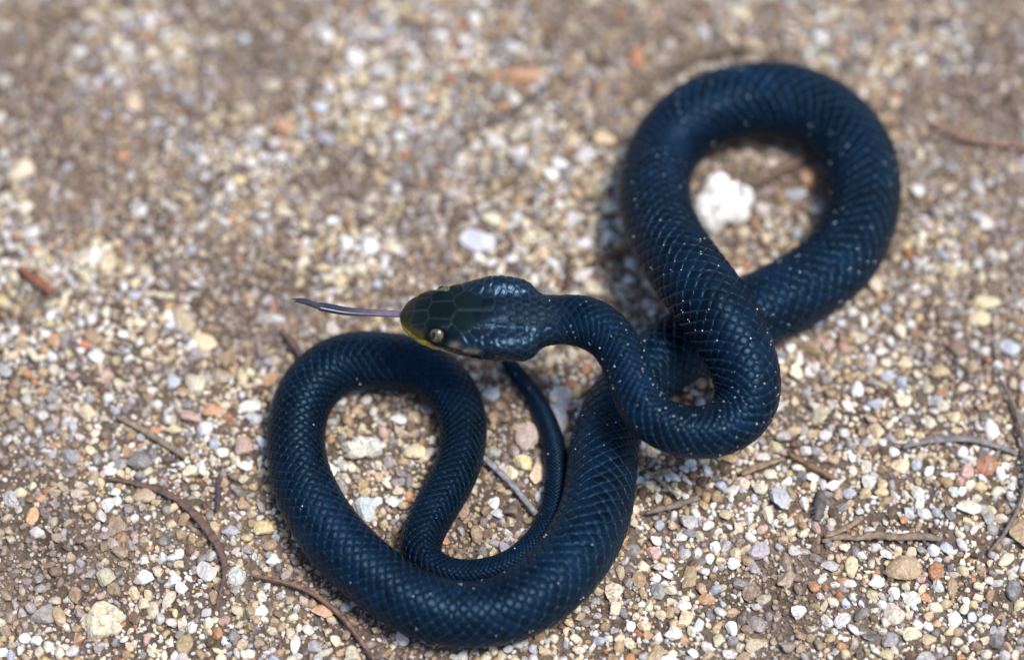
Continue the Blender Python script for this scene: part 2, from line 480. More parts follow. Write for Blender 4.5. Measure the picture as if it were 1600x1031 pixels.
gl = ((1 - smooth(2.5, 7.5, s[:nh]))[:, None] * smooth(0.5, 1.15, np.abs(TH)) * (0.45 + 0.9 * fbm(s[:nh, None] * 1.3, TH * 5.0 + 20, 3)))[..., None] * (0.3 + 0.55 * (TH > 0))[..., None]
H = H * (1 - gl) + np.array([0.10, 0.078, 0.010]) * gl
H *= (0.75 + 0.5 * hid)[..., None]
pale = np.where(smallm, 0.08 + 0.35 * hid, 0.26)
H = H * (1 - (hedge * pale)[..., None]) + np.array([0.07, 0.085, 0.08]) * (hedge * pale)[..., None]
aTH = np.abs(TH) * np.ones((nh, 1)); ss = s[:nh, None] * np.ones((1, NR))
lip0 = np.interp(ss, [0, 2, 4, 7, 9, 12, 19], [0.98, 1.06, 1.24, 1.46, 1.64, 1.75, 1.80])
lip = smooth(-0.06, 0.06, aTH - lip0) * (1 - smooth(17, 19, ss))
lc = np.array([0.40, 0.28, 0.03])[None, None] * (1 - smooth(6.5, 10, ss))[..., None] + np.array([0.55, 0.47, 0.30]) * smooth(6.5, 10, ss)[..., None]
lc = lc * (1 - 0.65 * hedge)[..., None] * (0.55 + 0.9 * fbm(ss * 1.7, aTH * 9.0, 3))[..., None]
H = H * (1 - lip[..., None]) + lc * lip[..., None]
ring = np.exp(-((np.hypot(ss - 7.2, (np.abs(arc[:nh]) - arc[int(np.searchsorted(s, 7.2)), int((0.95 + np.pi) / (2 * np.pi) * NR)])) - 1.55) / 0.45) ** 2)
H = H * (1 - 0.75 * ring[..., None])
spot = np.exp(-((ss - 12.6) / 1.3) ** 4 - ((np.abs(arc[:nh]) - 7.2) / 0.6) ** 2) + 0.9 * np.exp(-((ss - 10.1) / 0.8) ** 2 - ((np.abs(arc[:nh]) - 6.2) / 0.6) ** 2)
spot = np.clip(spot * 1.2, 0, 1)
H = H * (1 - 0.75 * spot[..., None]) + np.array([0.22, 0.19, 0.14]) * 0.75 * spot[..., None]
chin = smooth(2.0, 2.15, aTH)[..., None]
H = H * (1 - chin) + np.array([0.5, 0.45, 0.33]) * chin
H = H * (1 - 0.8 * slit[..., None])
cc[:nh] = cc[:nh] * (1 - hbl[..., None]) + H * hbl[..., None]
rough = np.full((ns, NR), 0.36)
rough[:nh] = rough[:nh] * (1 - hbl) + hbl * np.where(smallm, 0.25, 0.26)
spec = np.full((ns, NR), 0.30)
spec[:nh] = spec[:nh] * (1 - hbl) + np.where(smallm, 0.55, 0.22) * hbl
nape = smooth(16.5, 18.5, s[:nh])[:, None] * (1 - smooth(2.2, 3.6, np.abs(arc[:nh])))
spec[:nh] *= 1 - 0.6 * nape
rough[:nh] += 0.16 * nape
scaled = dors.copy()
scaled[:nh] *= (1 - hbl)
snake = mesh_obj('snake', V.reshape(-1, 3), F, m_snake, cols=np.clip(cc, 0, 1).reshape(-1, 3), extra={'rough': rough, 'spec': spec, 'along': uu * np.ones((1, NR)), 'row': row * np.ones((ns, 1)) - 100.0, 'scaled': scaled})
tag(snake, 'glossy blue-black snake coiled in loops on gravelly sand with its head raised and tongue out', 'snake')


def surf(si, thv, out=0.0):
    """a point of the snake's skin at distance si from the snout and angle thv from the spine, with its normal"""
    i = int(np.searchsorted(s, si)); jj = int(round((thv + np.pi) / (2 * np.pi) * NR)) % NR
    p = V[i, jj]
    nn = np.cross(V[i, (jj + 1) % NR] - V[i, jj - 1], V[min(i + 2, ns - 1), jj] - V[i - 2, jj])
    nn /= np.linalg.norm(nn)
    if np.dot(nn, p - C[i]) < 0: nn = -nn
    return p + nn * out, nn


def uv_sphere(nu=32, nv=20):
    vs, fs = [], []
    for i in range(nv + 1):
        f = math.pi * i / nv
        for k in range(nu):
            a = 2 * math.pi * k / nu
            vs.append((math.sin(f) * math.cos(a), math.sin(f) * math.sin(a), math.cos(f)))
    for i in range(nv):
        for k in range(nu):
            fs.append((i * nu + k, i * nu + (k + 1) % nu, (i + 1) * nu + (k + 1) % nu, (i + 1) * nu + k))
    return np.array(vs), np.array(fs)


SV, SF = uv_sphere()
for sg in (1, -1):
    p, nn = surf(7.2, sg * 0.95)
    ctr = p - nn * 0.78
    eye = mesh_obj('eye', SV * 1.50 + ctr, SF, m_iris, parent=snake)
    # slit pupil: a lens-shaped cap riding just proud of the iris
    upv = UP[80] - nn * np.dot(UP[80], nn); upv /= np.linalg.norm(upv)
    sdv = np.cross(upv, nn)
    pv, pf = [ctr + nn * 1.51], []
    NP = 28
    look = -T[80] * 0.40 + upv * 0.75
    c0 = nn + look; c0 /= np.linalg.norm(c0)
    for ring in (0.34, 0.67, 1.0):
        for k in range(NP):
            a = 2 * math.pi * k / NP
            v = c0 + sdv * 0.34 * ring * math.cos(a) + upv * 0.58 * ring * math.sin(a) * abs(math.sin(a)) ** 0.2
            v /= np.linalg.norm(v)
            pv.append(ctr + v * (1.525 if ring < 1 else 1.49))
    pv[0] = ctr + c0 * 1.525
    tri = [(0, 1 + k, 1 + (k + 1) % NP) for k in range(NP)]
    for q_ in range(2):
        for k in range(NP):
            a0, a1 = 1 + q_ * NP + k, 1 + q_ * NP + (k + 1) % NP
            tri += [(a0, a0 + NP, a1 + NP), (a0, a1 + NP, a1)]
    mesh_obj('pupil', np.array(pv), np.array(tri), m_pupil, parent=eye)


def sweep(pts, rad, nr=10, flat=1.0, upref=(0, 0, 1.0), groove=0.0):
    """tube along pts (mm) with radii rad, squashed by flat along its own up direction"""
    pts = np.asarray(pts, float); m = len(pts)
    t = np.gradient(pts, axis=0); t /= np.linalg.norm(t, axis=1)[:, None]
    sd_ = np.cross(t, np.asarray(upref)); sd_ /= np.linalg.norm(sd_, axis=1)[:, None]
    up_ = np.cross(sd_, t)
    a = np.linspace(0, 2 * np.pi, nr, endpoint=False)
    rr = np.asarray(rad)[:, None] if np.ndim(rad) == 1 else np.asarray(rad)
    g_ = 1 - groove * np.exp(-((np.abs(np.abs(a - np.pi / 2)) / 0.35) ** 2))
    v = pts[:, None] + sd_[:, None] * (np.cos(a) * rr)[..., None] + up_[:, None] * (np.sin(a) * g_ * rr * flat)[..., None]
    v = np.concatenate([v.reshape(-1, 3), pts[[0, -1]]])
    f = []
    for i in range(m - 1):
        for k in range(nr):
            f.append((i * nr + k, i * nr + (k + 1) % nr, (i + 1) * nr + (k + 1) % nr, (i + 1) * nr + k))
    for k in range(nr):
        f.append((m * nr, (k + 1) % nr, k, k)); f.append((m * nr + 1, (m - 1) * nr + k, (m - 1) * nr + (k + 1) % nr, (m - 1) * nr + (k + 1) % nr))
    f = np.array(f)
    tri = np.concatenate([f[:, [0, 1, 2]], f[f[:, 2] != f[:, 3]][:, [0, 2, 3]]])
    return v, tri


def px_curve(pts, step=0.5):
    """pts: rows of px, py, z, radius(mm) -> resampled points and radii"""
    K = [(*at(x, y, z), r) for x, y, z, r in pts]
    if len(K) == 2:
        a, b = map(np.array, K); K = [a, a * .5 + b * .5, b]
    S, P = spline(K)
    n = max(6, int(S[-1] / step))
    u = np.linspace(0, S[-1], n)
    Q = np.stack([np.interp(u, S, P[:, k]) for k in range(4)], -1)
    return Q[:, :3], np.maximum(Q[:, 3], 0.02)


pts, rad = px_curve([(640, 491, 24.6, .58), (610, 490, 24.6, .62), (575, 488.5, 24.8, .68), (540, 486, 25.2, .76), (512, 481, 25.8, .80), (498, 478.5, 26.2, .72)], 0.3)
v, f = sweep(pts, rad, 14, 0.8, groove=0.55)
tt = np.repeat(np.linspace(0, 1, len(pts)), 14); tt = np.r_[tt, 0, 1]
tcol = np.array([0.15, 0.11, 0.155])[None] * (1 - smooth(0.15, 0.85, tt))[:, None] + np.array([0.018, 0.024, 0.045])[None] * smooth(0.15, 0.85, tt)[:, None]
tongue = mesh_obj('tongue', v, f, m_tongue, parent=snake, cols=tcol)
for q_ in ((479, 472.5, 28.5, 460, 471.5, 32), (478, 471, 28.2, 458, 467.5, 31.5)):
    off = 1.2 if q_[1] > 471 else -1.2
    pts, rad = px_curve([(506, 480 + off, 26.0, .42), (490, 476 + off, 27.0, .42), (q_[0], q_[1] + off, q_[2], .40), (q_[3], q_[4], q_[5], .20)], 0.25)
    v, f = sweep(pts, rad, 10, 0.8)
    mesh_obj('tongue_tine', v, f, m_tongue, parent=tongue, cols=np.tile([0.03, 0.04, 0.065], (len(v), 1)))

# sun glints put in as tiny white beads on some scale tips
def icosphere(level):
    t = (1 + 5 ** .5) / 2
    v = [(-1, t, 0), (1, t, 0), (-1, -t, 0), (1, -t, 0), (0, -1, t), (0, 1, t), (0, -1, -t), (0, 1, -t), (t, 0, -1), (t, 0, 1), (-t, 0, -1), (-t, 0, 1)]
    f = [(0, 11, 5), (0, 5, 1), (0, 1, 7), (0, 7, 10), (0, 10, 11), (1, 5, 9), (5, 11, 4), (11, 10, 2), (10, 7, 6), (7, 1, 8),
         (3, 9, 4), (3, 4, 2), (3, 2, 6), (3, 6, 8), (3, 8, 9), (4, 9, 5), (2, 4, 11), (6, 2, 10), (8, 6, 7), (9, 8, 1)]
    v = [np.array(p) / np.linalg.norm(p) for p in v]
    for _ in range(level):
        cache = {}; nf = []
        def midp(a, b):
            k = (min(a, b), max(a, b))
            if k not in cache:
                p = v[a] + v[b]; v.append(p / np.linalg.norm(p)); cache[k] = len(v) - 1
            return cache[k]
        for a, b, c in f:
            x, y, z = midp(a, b), midp(b, c), midp(c, a)
            nf += [(a, x, z), (b, y, x), (c, z, y), (x, y, z)]
        f = nf
    return np.array(v), np.array(f)


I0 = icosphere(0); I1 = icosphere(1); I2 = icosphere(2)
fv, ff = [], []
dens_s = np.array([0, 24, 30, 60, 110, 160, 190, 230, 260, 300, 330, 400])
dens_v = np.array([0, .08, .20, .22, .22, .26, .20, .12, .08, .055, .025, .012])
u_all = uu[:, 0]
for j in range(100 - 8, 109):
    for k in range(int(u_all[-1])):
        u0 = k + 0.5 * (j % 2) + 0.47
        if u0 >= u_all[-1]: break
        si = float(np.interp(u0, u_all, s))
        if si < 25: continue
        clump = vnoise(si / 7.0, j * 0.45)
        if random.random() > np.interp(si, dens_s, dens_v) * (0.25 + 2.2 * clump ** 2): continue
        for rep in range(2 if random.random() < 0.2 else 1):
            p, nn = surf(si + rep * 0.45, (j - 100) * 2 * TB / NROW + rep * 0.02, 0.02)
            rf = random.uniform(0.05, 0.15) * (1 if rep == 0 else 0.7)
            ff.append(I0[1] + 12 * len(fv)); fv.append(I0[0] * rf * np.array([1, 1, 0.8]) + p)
fl = mesh_obj('scale_glint_beads', np.concatenate(fv), np.concatenate(ff), m_glint, parent=snake)
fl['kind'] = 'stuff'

# ------------------------------------------------------------------ stones
def rock_variant(ico, cuts, seed):
    r = np.random.default_rng(seed)
    v = ico[0].copy()
    for _ in range(cuts):
        nrm = r.normal(size=3); nrm /= np.linalg.norm(nrm)
        d = r.uniform(0.42, 0.8)
        ex = np.maximum(v @ nrm - d, 0)
        v = v - ex[:, None] * nrm * 0.96
    v += r.normal(size=v.shape) * 0.03
    v /= np.abs(v).max(axis=0)
    return v


PAL = {  # linear base colours
    'white': [(0.82, 0.78, 0.72), (0.88, 0.85, 0.82), (0.74, 0.70, 0.66)],
    'cream': [(0.76, 0.66, 0.48), (0.72, 0.58, 0.38), (0.80, 0.70, 0.54)],
    'grey': [(0.34, 0.31, 0.30), (0.45, 0.42, 0.41), (0.24, 0.22, 0.22)],
    'bluish': [(0.58, 0.60, 0.65), (0.48, 0.50, 0.57)],
    'tan': [(0.45, 0.32, 0.19), (0.40, 0.27, 0.15), (0.52, 0.39, 0.25)],
    'orange': [(0.58, 0.29, 0.14), (0.60, 0.36, 0.20), (0.50, 0.22, 0.11)],
    'pink': [(0.55, 0.36, 0.30), (0.56, 0.44, 0.38)],
    'brown': [(0.16, 0.095, 0.06), (0.20, 0.13, 0.085), (0.12, 0.08, 0.06)],
    'yellow': [(0.70, 0.55, 0.30), (0.66, 0.54, 0.34)],
    'dark': [(0.07, 0.065, 0.065), (0.10, 0.095, 0.10)]}
V320 = [rock_variant(I2, 9, 500 + i) for i in range(16)]
V80 = [rock_variant(I1, 7, 900 + i) for i in range(24)]
V20 = [rock_variant(I0, 2, 1300 + i) for i in range(16)]


def rot(r, tilt=1.0):
    a, b, c = r.uniform(0, 2 * np.pi), r.normal() * 0.35 * tilt, r.normal() * 0.35 * tilt
    ca, sa, cb, sb, c3, s3 = math.cos(a), math.sin(a), math.cos(b), math.sin(b), math.cos(c), math.sin(c)
    return np.array([[ca, -sa, 0], [sa, ca, 0], [0, 0, 1]]) @ np.array([[1, 0, 0], [0, cb, -sb], [0, sb, cb]]) @ np.array([[c3, 0, s3], [0, 1, 0], [-s3, 0, c3]])


def body_gap(x, y, z):
    d = np.sqrt(((fine[:, :3] - [x, y, z]) ** 2).sum(1)) - np.maximum(fine[:, 3], 0.3) * 0.95
    return d.min()


placed = {}                                    # coarse grid of the stones laid so far


def near_ok(x, y, r, k=0.82):
    cx, cy = int(x // 4), int(y // 4)
    for i in range(cx - 2, cx + 3):
        for j in range(cy - 2, cy + 3):
            for (a, b, q) in placed.get((i, j), ()):
                if (a - x) ** 2 + (b - y) ** 2 < ((q + r) * k) ** 2: return False
    return True


def put(x, y, r):
    placed.setdefault((int(x // 4), int(y // 4)), []).append((x, y, r))


DUST = np.array([0.28, 0.20, 0.15])


def stone_color(kind, r, dust=0.0):
    c = np.array(PAL[kind][r.integers(len(PAL[kind]))]) * (1 - dust) + DUST * dust
    return np.clip(c * r.uniform(0.85, 1.1) * (1 + r.normal(size=3) * 0.02), 0.02, 0.9)


def speckled(v, c, kind, r):
    """veins and stains of the stone's own mineral"""
    n1 = np.sin(v @ r.normal(size=3) * 2.3 + r.uniform(0, 6)) * np.sin(v @ r.normal(size=3) * 3.1 + r.uniform(0, 6))
    t = smooth(0.25, 0.8, n1) * 0.35
    alt = np.array([0.5, 0.38, 0.24]) if kind in ('white', 'cream', 'yellow', 'bluish') else np.array([0.5, 0.46, 0.42])
    return c[None] * (1 - t)[:, None] + alt[None] * t[:, None]


def pebble(px, py, wpx, hpx, kind, label, group=None, ang=0.0, name='pebble', rise=0.55, flat=0.62):
    r = np.random.default_rng(int(px * 7 + py * 13))
    p = at(px, py, 0.6); k = pxmm(p)
    a, b = 0.5 * wpx / k, 0.5 * hpx / k / 0.92
    c = min(a, b) * flat * r.uniform(0.9, 1.1)
    g0 = float(ground_z(p[0], p[1]))
    z0 = g0 + c * rise + 0.15
    p = at(px, py, z0)
    v = V320[r.integers(16)] * np.array([a, b, c])
    fc = I2[1]
    if wpx > 70:                                 # the large lumps are knobbly: fused knobs of one rock
        vs_, fs_ = [], []
        for q_ in range(9):
            an = q_ * 2.4; rr_ = 0.62 * math.sqrt(q_ / 9.0)
            sc3 = np.array([a, b, c]) * r.uniform(0.34, 0.52)
            sc3[2] = c * r.uniform(0.7, 1.0)
            vs_.append(V320[r.integers(16)] * sc3 + np.array([a * rr_ * math.cos(an), b * rr_ * math.sin(an), 0]))
            fs_.append(I2[1] + q_ * len(I2[0]))
        v, fc = np.concatenate(vs_), np.concatenate(fs_)
    cs, sn_ = math.cos(ang), math.sin(ang)
    v = v @ np.array([[cs, -sn_, 0], [sn_, cs, 0], [0, 0, 1]]).T
    cl = speckled(v / max(a, b), stone_color(kind, r), kind, r)
    if kind == 'white' and wpx > 100: cl = np.tile([0.9, 0.89, 0.86], (len(v), 1))        # clean quartz
    o = mesh_obj(name, v, fc, m_stone, cols=cl, smooth_=False)
    o.location = p * MM
    tag(o, label, 'pebble', group)
    put(p[0], p[1], max(a, b) * 0.9)
    return o


GP = {k: f'{k} pebbles strewn over the sand' for k in PAL}
NOTED = [
    (1128, 322, 116, 116, 'white', 'big blazing white lump of quartz inside the round upper loop of the snake'),
    (1268, 278, 40, 34, 'orange', 'orange pebble inside the round upper loop of the snake'),
    (1243, 305, 40, 24, 'bluish', 'bluish grey pebble below the orange one inside the upper loop'),
    (860, 273, 33, 30, 'white', 'clean white pebble alone on open sand between head and upper loop'),
    (812, 120, 66, 38, 'orange', 'flat salmon orange chip of stone beyond the snake'),
    (995, 88, 28, 40, 'orange', 'upright orange pebble at the end of the curved twig'),
    (565, 126, 26, 36, 'yellow', 'tilted ochre yellow pebble far beyond the head'),
    (190, 243, 26, 20, 'orange', 'small vivid red orange pebble on brown sand'),
    (745, 376, 62, 42, 'bluish', 'wide pale bluish stone just beyond the back of the head'),
    (582, 385, 34, 34, 'white', 'white rounded pebble beyond the snout'),
    (615, 388, 26, 26, 'cream', 'cream pebble touching the white one beyond the snout'),
    (566, 700, 84, 46, 'white', 'broad cream stone inside the outer bend of the lower coil'),
    (648, 705, 38, 28, 'cream', 'cream pebble against the inner bend of the lower coil'),
    (568, 795, 42, 48, 'bluish', 'pale greenish blue stone inside the lower coil'),
    (612, 784, 24, 24, 'white', 'round white pebble inside the lower coil'),
    (530, 765, 30, 36, 'grey', 'grey pebble against the inside of the lower coil'),
    (515, 735, 24, 26, 'white', 'white chip tucked against the inside of the lower coil'),
    (622, 655, 30, 22, 'white', 'white chip under the bend nearest the chin'),
    (815, 722, 34, 28, 'yellow', 'amber yellow pebble between tail and coil'),
    (798, 738, 24, 26, 'cream', 'cream pebble touching the amber one by the tail'),
    (824, 682, 44, 48, 'pink', 'dusty red stone beside the thin tail'),
    (770, 708, 30, 20, 'grey', 'grey flat pebble at the upper end of the grey needle'),
    (773, 785, 22, 22, 'white', 'small white pebble enclosed by the tail'),
    (776, 802, 24, 20, 'bluish', 'bluish white pebble enclosed by the tail'),
    (890, 600, 26, 20, 'orange', 'orange pebble beneath the neck'),
    (868, 655, 40, 62, 'bluish', 'long pale blue stone wedged between tail and body'),
    (770, 615, 34, 26, 'bluish', 'bluish stone between the coil and the thin tail tip'),
    (1090, 598, 30, 20, 'tan', 'tan pebble in the shade of the neck bend'),
    (149, 557, 28, 32, 'white', 'bright white pointed pebble on open gravel'),
    (325, 536, 44, 34, 'cream', 'pale yellow stone on gravel beside the snake'),
    (305, 602, 36, 38, 'cream', 'cream stone in a cluster with an ochre and a white pebble'),
    (284, 612, 24, 20, 'tan', 'ochre pebble tucked under the cream stone'),
    (273, 596, 27, 27, 'bluish', 'bluish white pebble at the edge of the cream stone'),
    (330, 641, 32, 24, 'orange', 'rusty orange pebble outside the lower coil'),
    (270, 671, 30, 18, 'cream', 'flattish cream pebble near the pale straight stick'),
    (110, 712, 36, 26, 'grey', 'pale grey pebble at the foot of the straight stick'),
    (216, 721, 50, 34, 'grey', 'large grey stone between straight stick and brown blade'),
    (382, 728, 28, 22, 'white', 'white egg shaped pebble outside the lower coil'),
    (380, 700, 36, 40, 'pink', 'pinkish white stone outside the lower coil'),
    (169, 789, 24, 26, 'white', 'white pebble beneath the start of the brown blade'),
    (226, 774, 40, 28, 'tan', 'tan stone under the curve of the brown blade'),
    (50, 806, 24, 34, 'orange', 'rusty tan pebble standing on open gravel'),
    (411, 827, 42, 30, 'yellow', 'buttery yellow pebble pressed near the lower coil'),
    (426, 876, 26, 24, 'white', 'greyish white pebble below the buttery yellow one'),
    (359, 830, 32, 20, 'bluish', 'bluish white flat pebble beside the brown blade'),
    (322, 892, 36, 36, 'white', 'large round white pebble beside the end of the brown blade'),
    (230, 901, 34, 26, 'white', 'dull white pebble near the round white one'),
    (224, 945, 22, 24, 'yellow', 'small lemon white pebble below the dull white one'),
    (503, 955, 40, 28, 'orange', 'brick red pebble beneath the stem along the lower coil'),
    (461, 1008, 18, 34, 'white', 'slim upright white pebble below the brick red one'),
    (160, 972, 90, 70, 'cream', 'big sandy yellow lump sunk into the gravel', 0.0),
    (225, 877, 18, 18, 'white', 'tiny white pebble above the dull white one'),
    (290, 1008, 32, 34, 'tan', 'brown tan stone on the coarse gravel below the big sandy lump'),
    (1412, 568, 30, 26, 'cream', 'peach cream pebble on the gravel above a pale bluish one'),
    (1387, 588, 26, 20, 'bluish', 'pale bluish pebble under the peach one'),
    (1339, 608, 22, 32, 'white', 'upright white chip on open gravel'),
    (1529, 498, 40, 32, 'yellow', 'honey yellow pebble beside a cream slab'),
    (1545, 472, 54, 26, 'cream', 'cream slab touching the honey yellow pebble'),
    (1577, 543, 34, 28, 'bluish', 'bluish white pebble above the arched stem'),
    (1350, 505, 14, 30, 'white', 'slim white splinter of stone beside the upper loop'),
    (1333, 487, 22, 18, 'white', 'small white pebble next to the slim splinter'),
    (1295, 540, 24, 22, 'pink', 'peach pebble below the crossing of the loops'),
    (1492, 651, 24, 22, 'yellow', 'greenish yellow pebble above the grey stick'),
    (1551, 671, 28, 40, 'white', 'chalky white upright stone by the arched stem'),
    (1503, 706, 22, 20, 'white', 'white pebble just under the grey stick'),
    (1542, 728, 40, 34, 'orange', 'peach orange stone below the grey stick'),
    (1510, 736, 26, 28, 'pink', 'pink stone touching the peach orange one'),
    (1409, 727, 34, 28, 'cream', 'cream yellow pebble near the grey stick'),
    (1398, 706, 22, 18, 'white', 'white pebble resting on the cream yellow one'),
    (1357, 754, 26, 30, 'white', 'white banded pebble beside a yellow one'),
    (1376, 768, 26, 24, 'yellow', 'yellow pebble touching the white banded one'),
    (1327, 771, 24, 18, 'bluish', 'bluish white pebble beside the white banded one'),
    (1256, 786, 17, 27, 'white', 'brilliant white bean shaped pebble'),
    (1218, 777, 46, 42, 'bluish', 'large bluish grey stone below the bark strip'),
    (1160, 754, 26, 24, 'cream', 'cream pebble below the neck bend'),
    (1211, 697, 22, 20, 'yellow', 'straw yellow pebble on gravel close beyond the broken twig'),
    (1291, 681, 26, 20, 'white', 'white pebble on gravel beyond the end of the broken twig'),
    (1260, 703, 24, 16, 'white', 'white angular chip beside the straw yellow pebble'),
    (1268, 746, 24, 22, 'white', 'white pebble at the end of the broken twig'),
    (1512, 793, 46, 30, 'cream', 'ivory pointed stone below the peach orange one'),
    (1594, 834, 44, 60, 'tan', 'large tan stone at the foot of the arched stem'),
    (1478, 857, 24, 26, 'bluish', 'glassy bluish pebble above the olive stone'),
    (1412, 888, 62, 46, 'tan', 'big olive brown stone touching an orange one'),
    (1464, 894, 30, 32, 'orange', 'orange stone touching the olive brown one'),
    (1332, 886, 26, 36, 'yellow', 'pale yellow standing pebble beside the olive brown stone'),
    (1295, 884, 32, 24, 'grey', 'grey pebble beside the pale yellow standing one'),
    (1368, 910, 30, 28, 'white', 'white jagged pebble near the olive stone'),
    (1396, 926, 22, 24, 'white', 'white pebble beyond the jagged one'),
    (1489, 920, 20, 36, 'tan', 'slim tan pebble below the orange one'),
    (1425, 936, 32, 26, 'white', 'greyish white stone under the olive stone'),
    (1585, 923, 28, 36, 'grey', 'light grey stone beside the slim tan pebble'),
    (1492, 968, 24, 28, 'white', 'white pebble below the slim tan one'),
    (1247, 956, 28, 24, 'white', 'white pebble on the lower gravel'),
    (1019, 864, 28, 24, 'pink', 'rose pink pebble outside the lower coil'),
    (1148, 880, 26, 22, 'white', 'white pebble beside the tan flake'),
    (1110, 873, 18, 18, 'white', 'small white pebble near the white one beside the tan flake'),
    (1042, 898, 20, 18, 'white', 'bright white pebble between rose pink pebble and tan flake'),
    (1199, 803, 20, 34, 'cream', 'cream oblong pebble under the bluish stone'),
    (1142, 981, 22, 28, 'white', 'white pebble below the tan flake'),
    (1051, 990, 34, 28, 'white', 'chunky white stone by the lower gravel'),
    (1005, 978, 26, 20, 'cream', 'cream pebble close below the lower coil'),
    (958, 926, 32, 34, 'cream', 'smooth ivory pebble against the lower coil'),
    (1138, 716, 34, 20, 'orange', 'rusty pebble just under the neck bend'),
    (1357, 995, 34, 14, 'dark', 'dark slate blue sliver of stone on the gravel'),
    (1464, 974, 15, 14, 'orange', 'tiny orange pebble below the slim tan one'),
    (1185, 860, 40, 30, 'grey', 'brownish grey stone beside the cream oblong pebble'),
    (1075, 815, 36, 30, 'grey', 'mid grey stone outside the lower coil'),
    (510, 55, 26, 30, 'white', 'white pebble far beyond the head'),
    (380, 62, 22, 20, 'bluish', 'bluish white pebble on sand far beyond the snout'),
    (500, 168, 28, 26, 'bluish', 'bluish pebble beyond the head near the ochre yellow one'),
    (1432, 297, 30, 26, 'white', 'white pebble close outside the round upper loop'),
    (40, 325, 24, 26, 'cream', 'cream pebble just below a larger one on brown sand'),
    (37, 265, 36, 34, 'cream', 'large pale cream stone on brown sand'),
]
for x, y, w, h, k, lab, *rs in NOTED:
    pebble(x, y, w * 0.95, h * 0.95, k, lab, rise=rs[0] if rs else 0.4)
flake = pebble(1076, 905, 26, 48, 'tan', 'flat tan leaf shaped flake of stone', ang=-0.25, name='stone_flake', flat=0.22)

# ------------------------------------------------------------------ twigs, stems, bark
def twig(name, label, pts, colr, flat=0.8, cat='twig', z0=1.25, jit=0.2, lift=None):
    """pts rows: px, py, radius in photo pixels"""
    r = np.random.default_rng(int(pts[0][0] * 3 + pts[0][1]))
    rows = []
    for i, (x, y, rp) in enumerate(pts):
        p = at(x, y, z0)
        zz = z0 + (lift[i] if lift else 0)
        rows.append((x, y, zz, 0.72 * rp / pxmm(p)))
    P, rad = px_curve(rows, 0.6)
    P[:, 2] += np.interp(np.arange(len(P)), np.arange(0, len(P), 4), r.normal(size=len(np.arange(0, len(P), 4))) * 0.12)
    rad2 = rad[:, None] * (1 + r.normal(size=(len(P), 1)) * jit * 0.6 + r.normal(size=(1, 9)) * jit)
    v, f = sweep(P, rad2, 9, flat)
    base = np.array(colr)
    cl = base[None] * (0.75 + 0.5 * fbm(v[:, 0] * 0.8, v[:, 1] * 0.8, 3))[:, None]
    o = mesh_obj(name, v, f, m_twig, cols=cl)
    tag(o, label, cat)
    for q, rr in zip(P[::3], rad[::3]): put(q[0], q[1], max(rr, 0.5) * 0.6)
    return o


BR = (0.13, 0.075, 0.055); GB = (0.20, 0.155, 0.12); GY_ = (0.22, 0.20, 0.19)
twig('grass_blade', 'long curved purplish brown dry blade outside the lower coil', [(165, 748, 2), (205, 752, 5), (250, 765, 7), (290, 788, 8), (322, 822, 9), (345, 858, 8), (352, 890, 6), (345, 925, 3), (338, 950, 1.5)], BR, 0.3, 'dry grass')
twig('plant_stem', 'thin reddish stem running under the lower coil beside the brick red pebble', [(390, 898, 3), (440, 908, 4), (480, 922, 4.5), (520, 950, 5), (550, 982, 5), (585, 1030, 4)], (0.20, 0.11, 0.08), 0.8, 'stem')
twig('straight_stick', 'straight pale brown stick on open gravel', [(182, 650, 4), (235, 678, 7), (290, 713, 6)], (0.24, 0.18, 0.13), 0.7)
twig('pine_needle', 'smooth grey needle bridging coil and thin tail', [(752, 712, 5), (795, 752, 6), (838, 803, 5)], (0.26, 0.25, 0.27), 0.6, 'needle', z0=1.6)
twig('curved_twig', 'curved brown twig behind the upper loop', [(978, 160, 4), (1010, 132, 7), (1050, 104, 9), (1110, 82, 9), (1170, 72, 6)], (0.17, 0.12, 0.08), 0.7)
twig('reddish_stem', 'smooth reddish stem beyond the upper loop', [(1452, 192, 4), (1485, 210, 6), (1530, 222, 7), (1610, 232, 7)], (0.24, 0.13, 0.09), 0.8, 'stem')
twig('arched_stem', 'long arched stem curving past the peach orange stone', [(1552, 580, 3), (1578, 620, 5), (1597, 680, 6), (1603, 745, 6), (1590, 795, 6), (1565, 838, 5), (1545, 862, 3)], (0.20, 0.15, 0.12), 0.8, 'stem', z0=1.4)
twig('grey_stick', 'grey weathered stick ending at the arched stem', [(1410, 698, 5), (1450, 688, 7), (1510, 686, 7), (1560, 697, 6), (1590, 710, 4)], GY_, 0.6, z0=1.1)
twig('broken_twig', 'broken reddish brown twig lying toward the straw yellow pebble', [(1232, 708, 5), (1265, 726, 7), (1302, 747, 7)], (0.22, 0.13, 0.07), 0.8, z0=1.3)
twig('bark_strip', 'short tan strip of bark below the neck bend', [(1158, 740, 7), (1190, 727, 7), (1225, 716, 5)], (0.26, 0.18, 0.11), 0.5, 'bark')
twig('bark_splinter', 'pale frayed bark splinter slanting up from the bark strip below', [(1288, 838, 4), (1315, 828, 7), (1348, 808, 5)], (0.30, 0.20, 0.13), 0.6, 'bark', z0=1.4)
twig('bark_piece', 'tan and brown bark strip lying flat amid gravel above the pale yellow pebble', [(1285, 845, 4), (1315, 838, 8), (1340, 841, 6), (1365, 836, 9), (1400, 839, 7), (1435, 837, 9), (1470, 843, 5)], (0.24, 0.17, 0.12), 0.5, 'bark', z0=0.95)
twig('bark_block', 'dark weathered chip of wood beside the brilliant white pebble', [(1282, 765, 9), (1280, 790, 11), (1276, 812, 8)], (0.11, 0.095, 0.09), 0.5, 'wood chip')
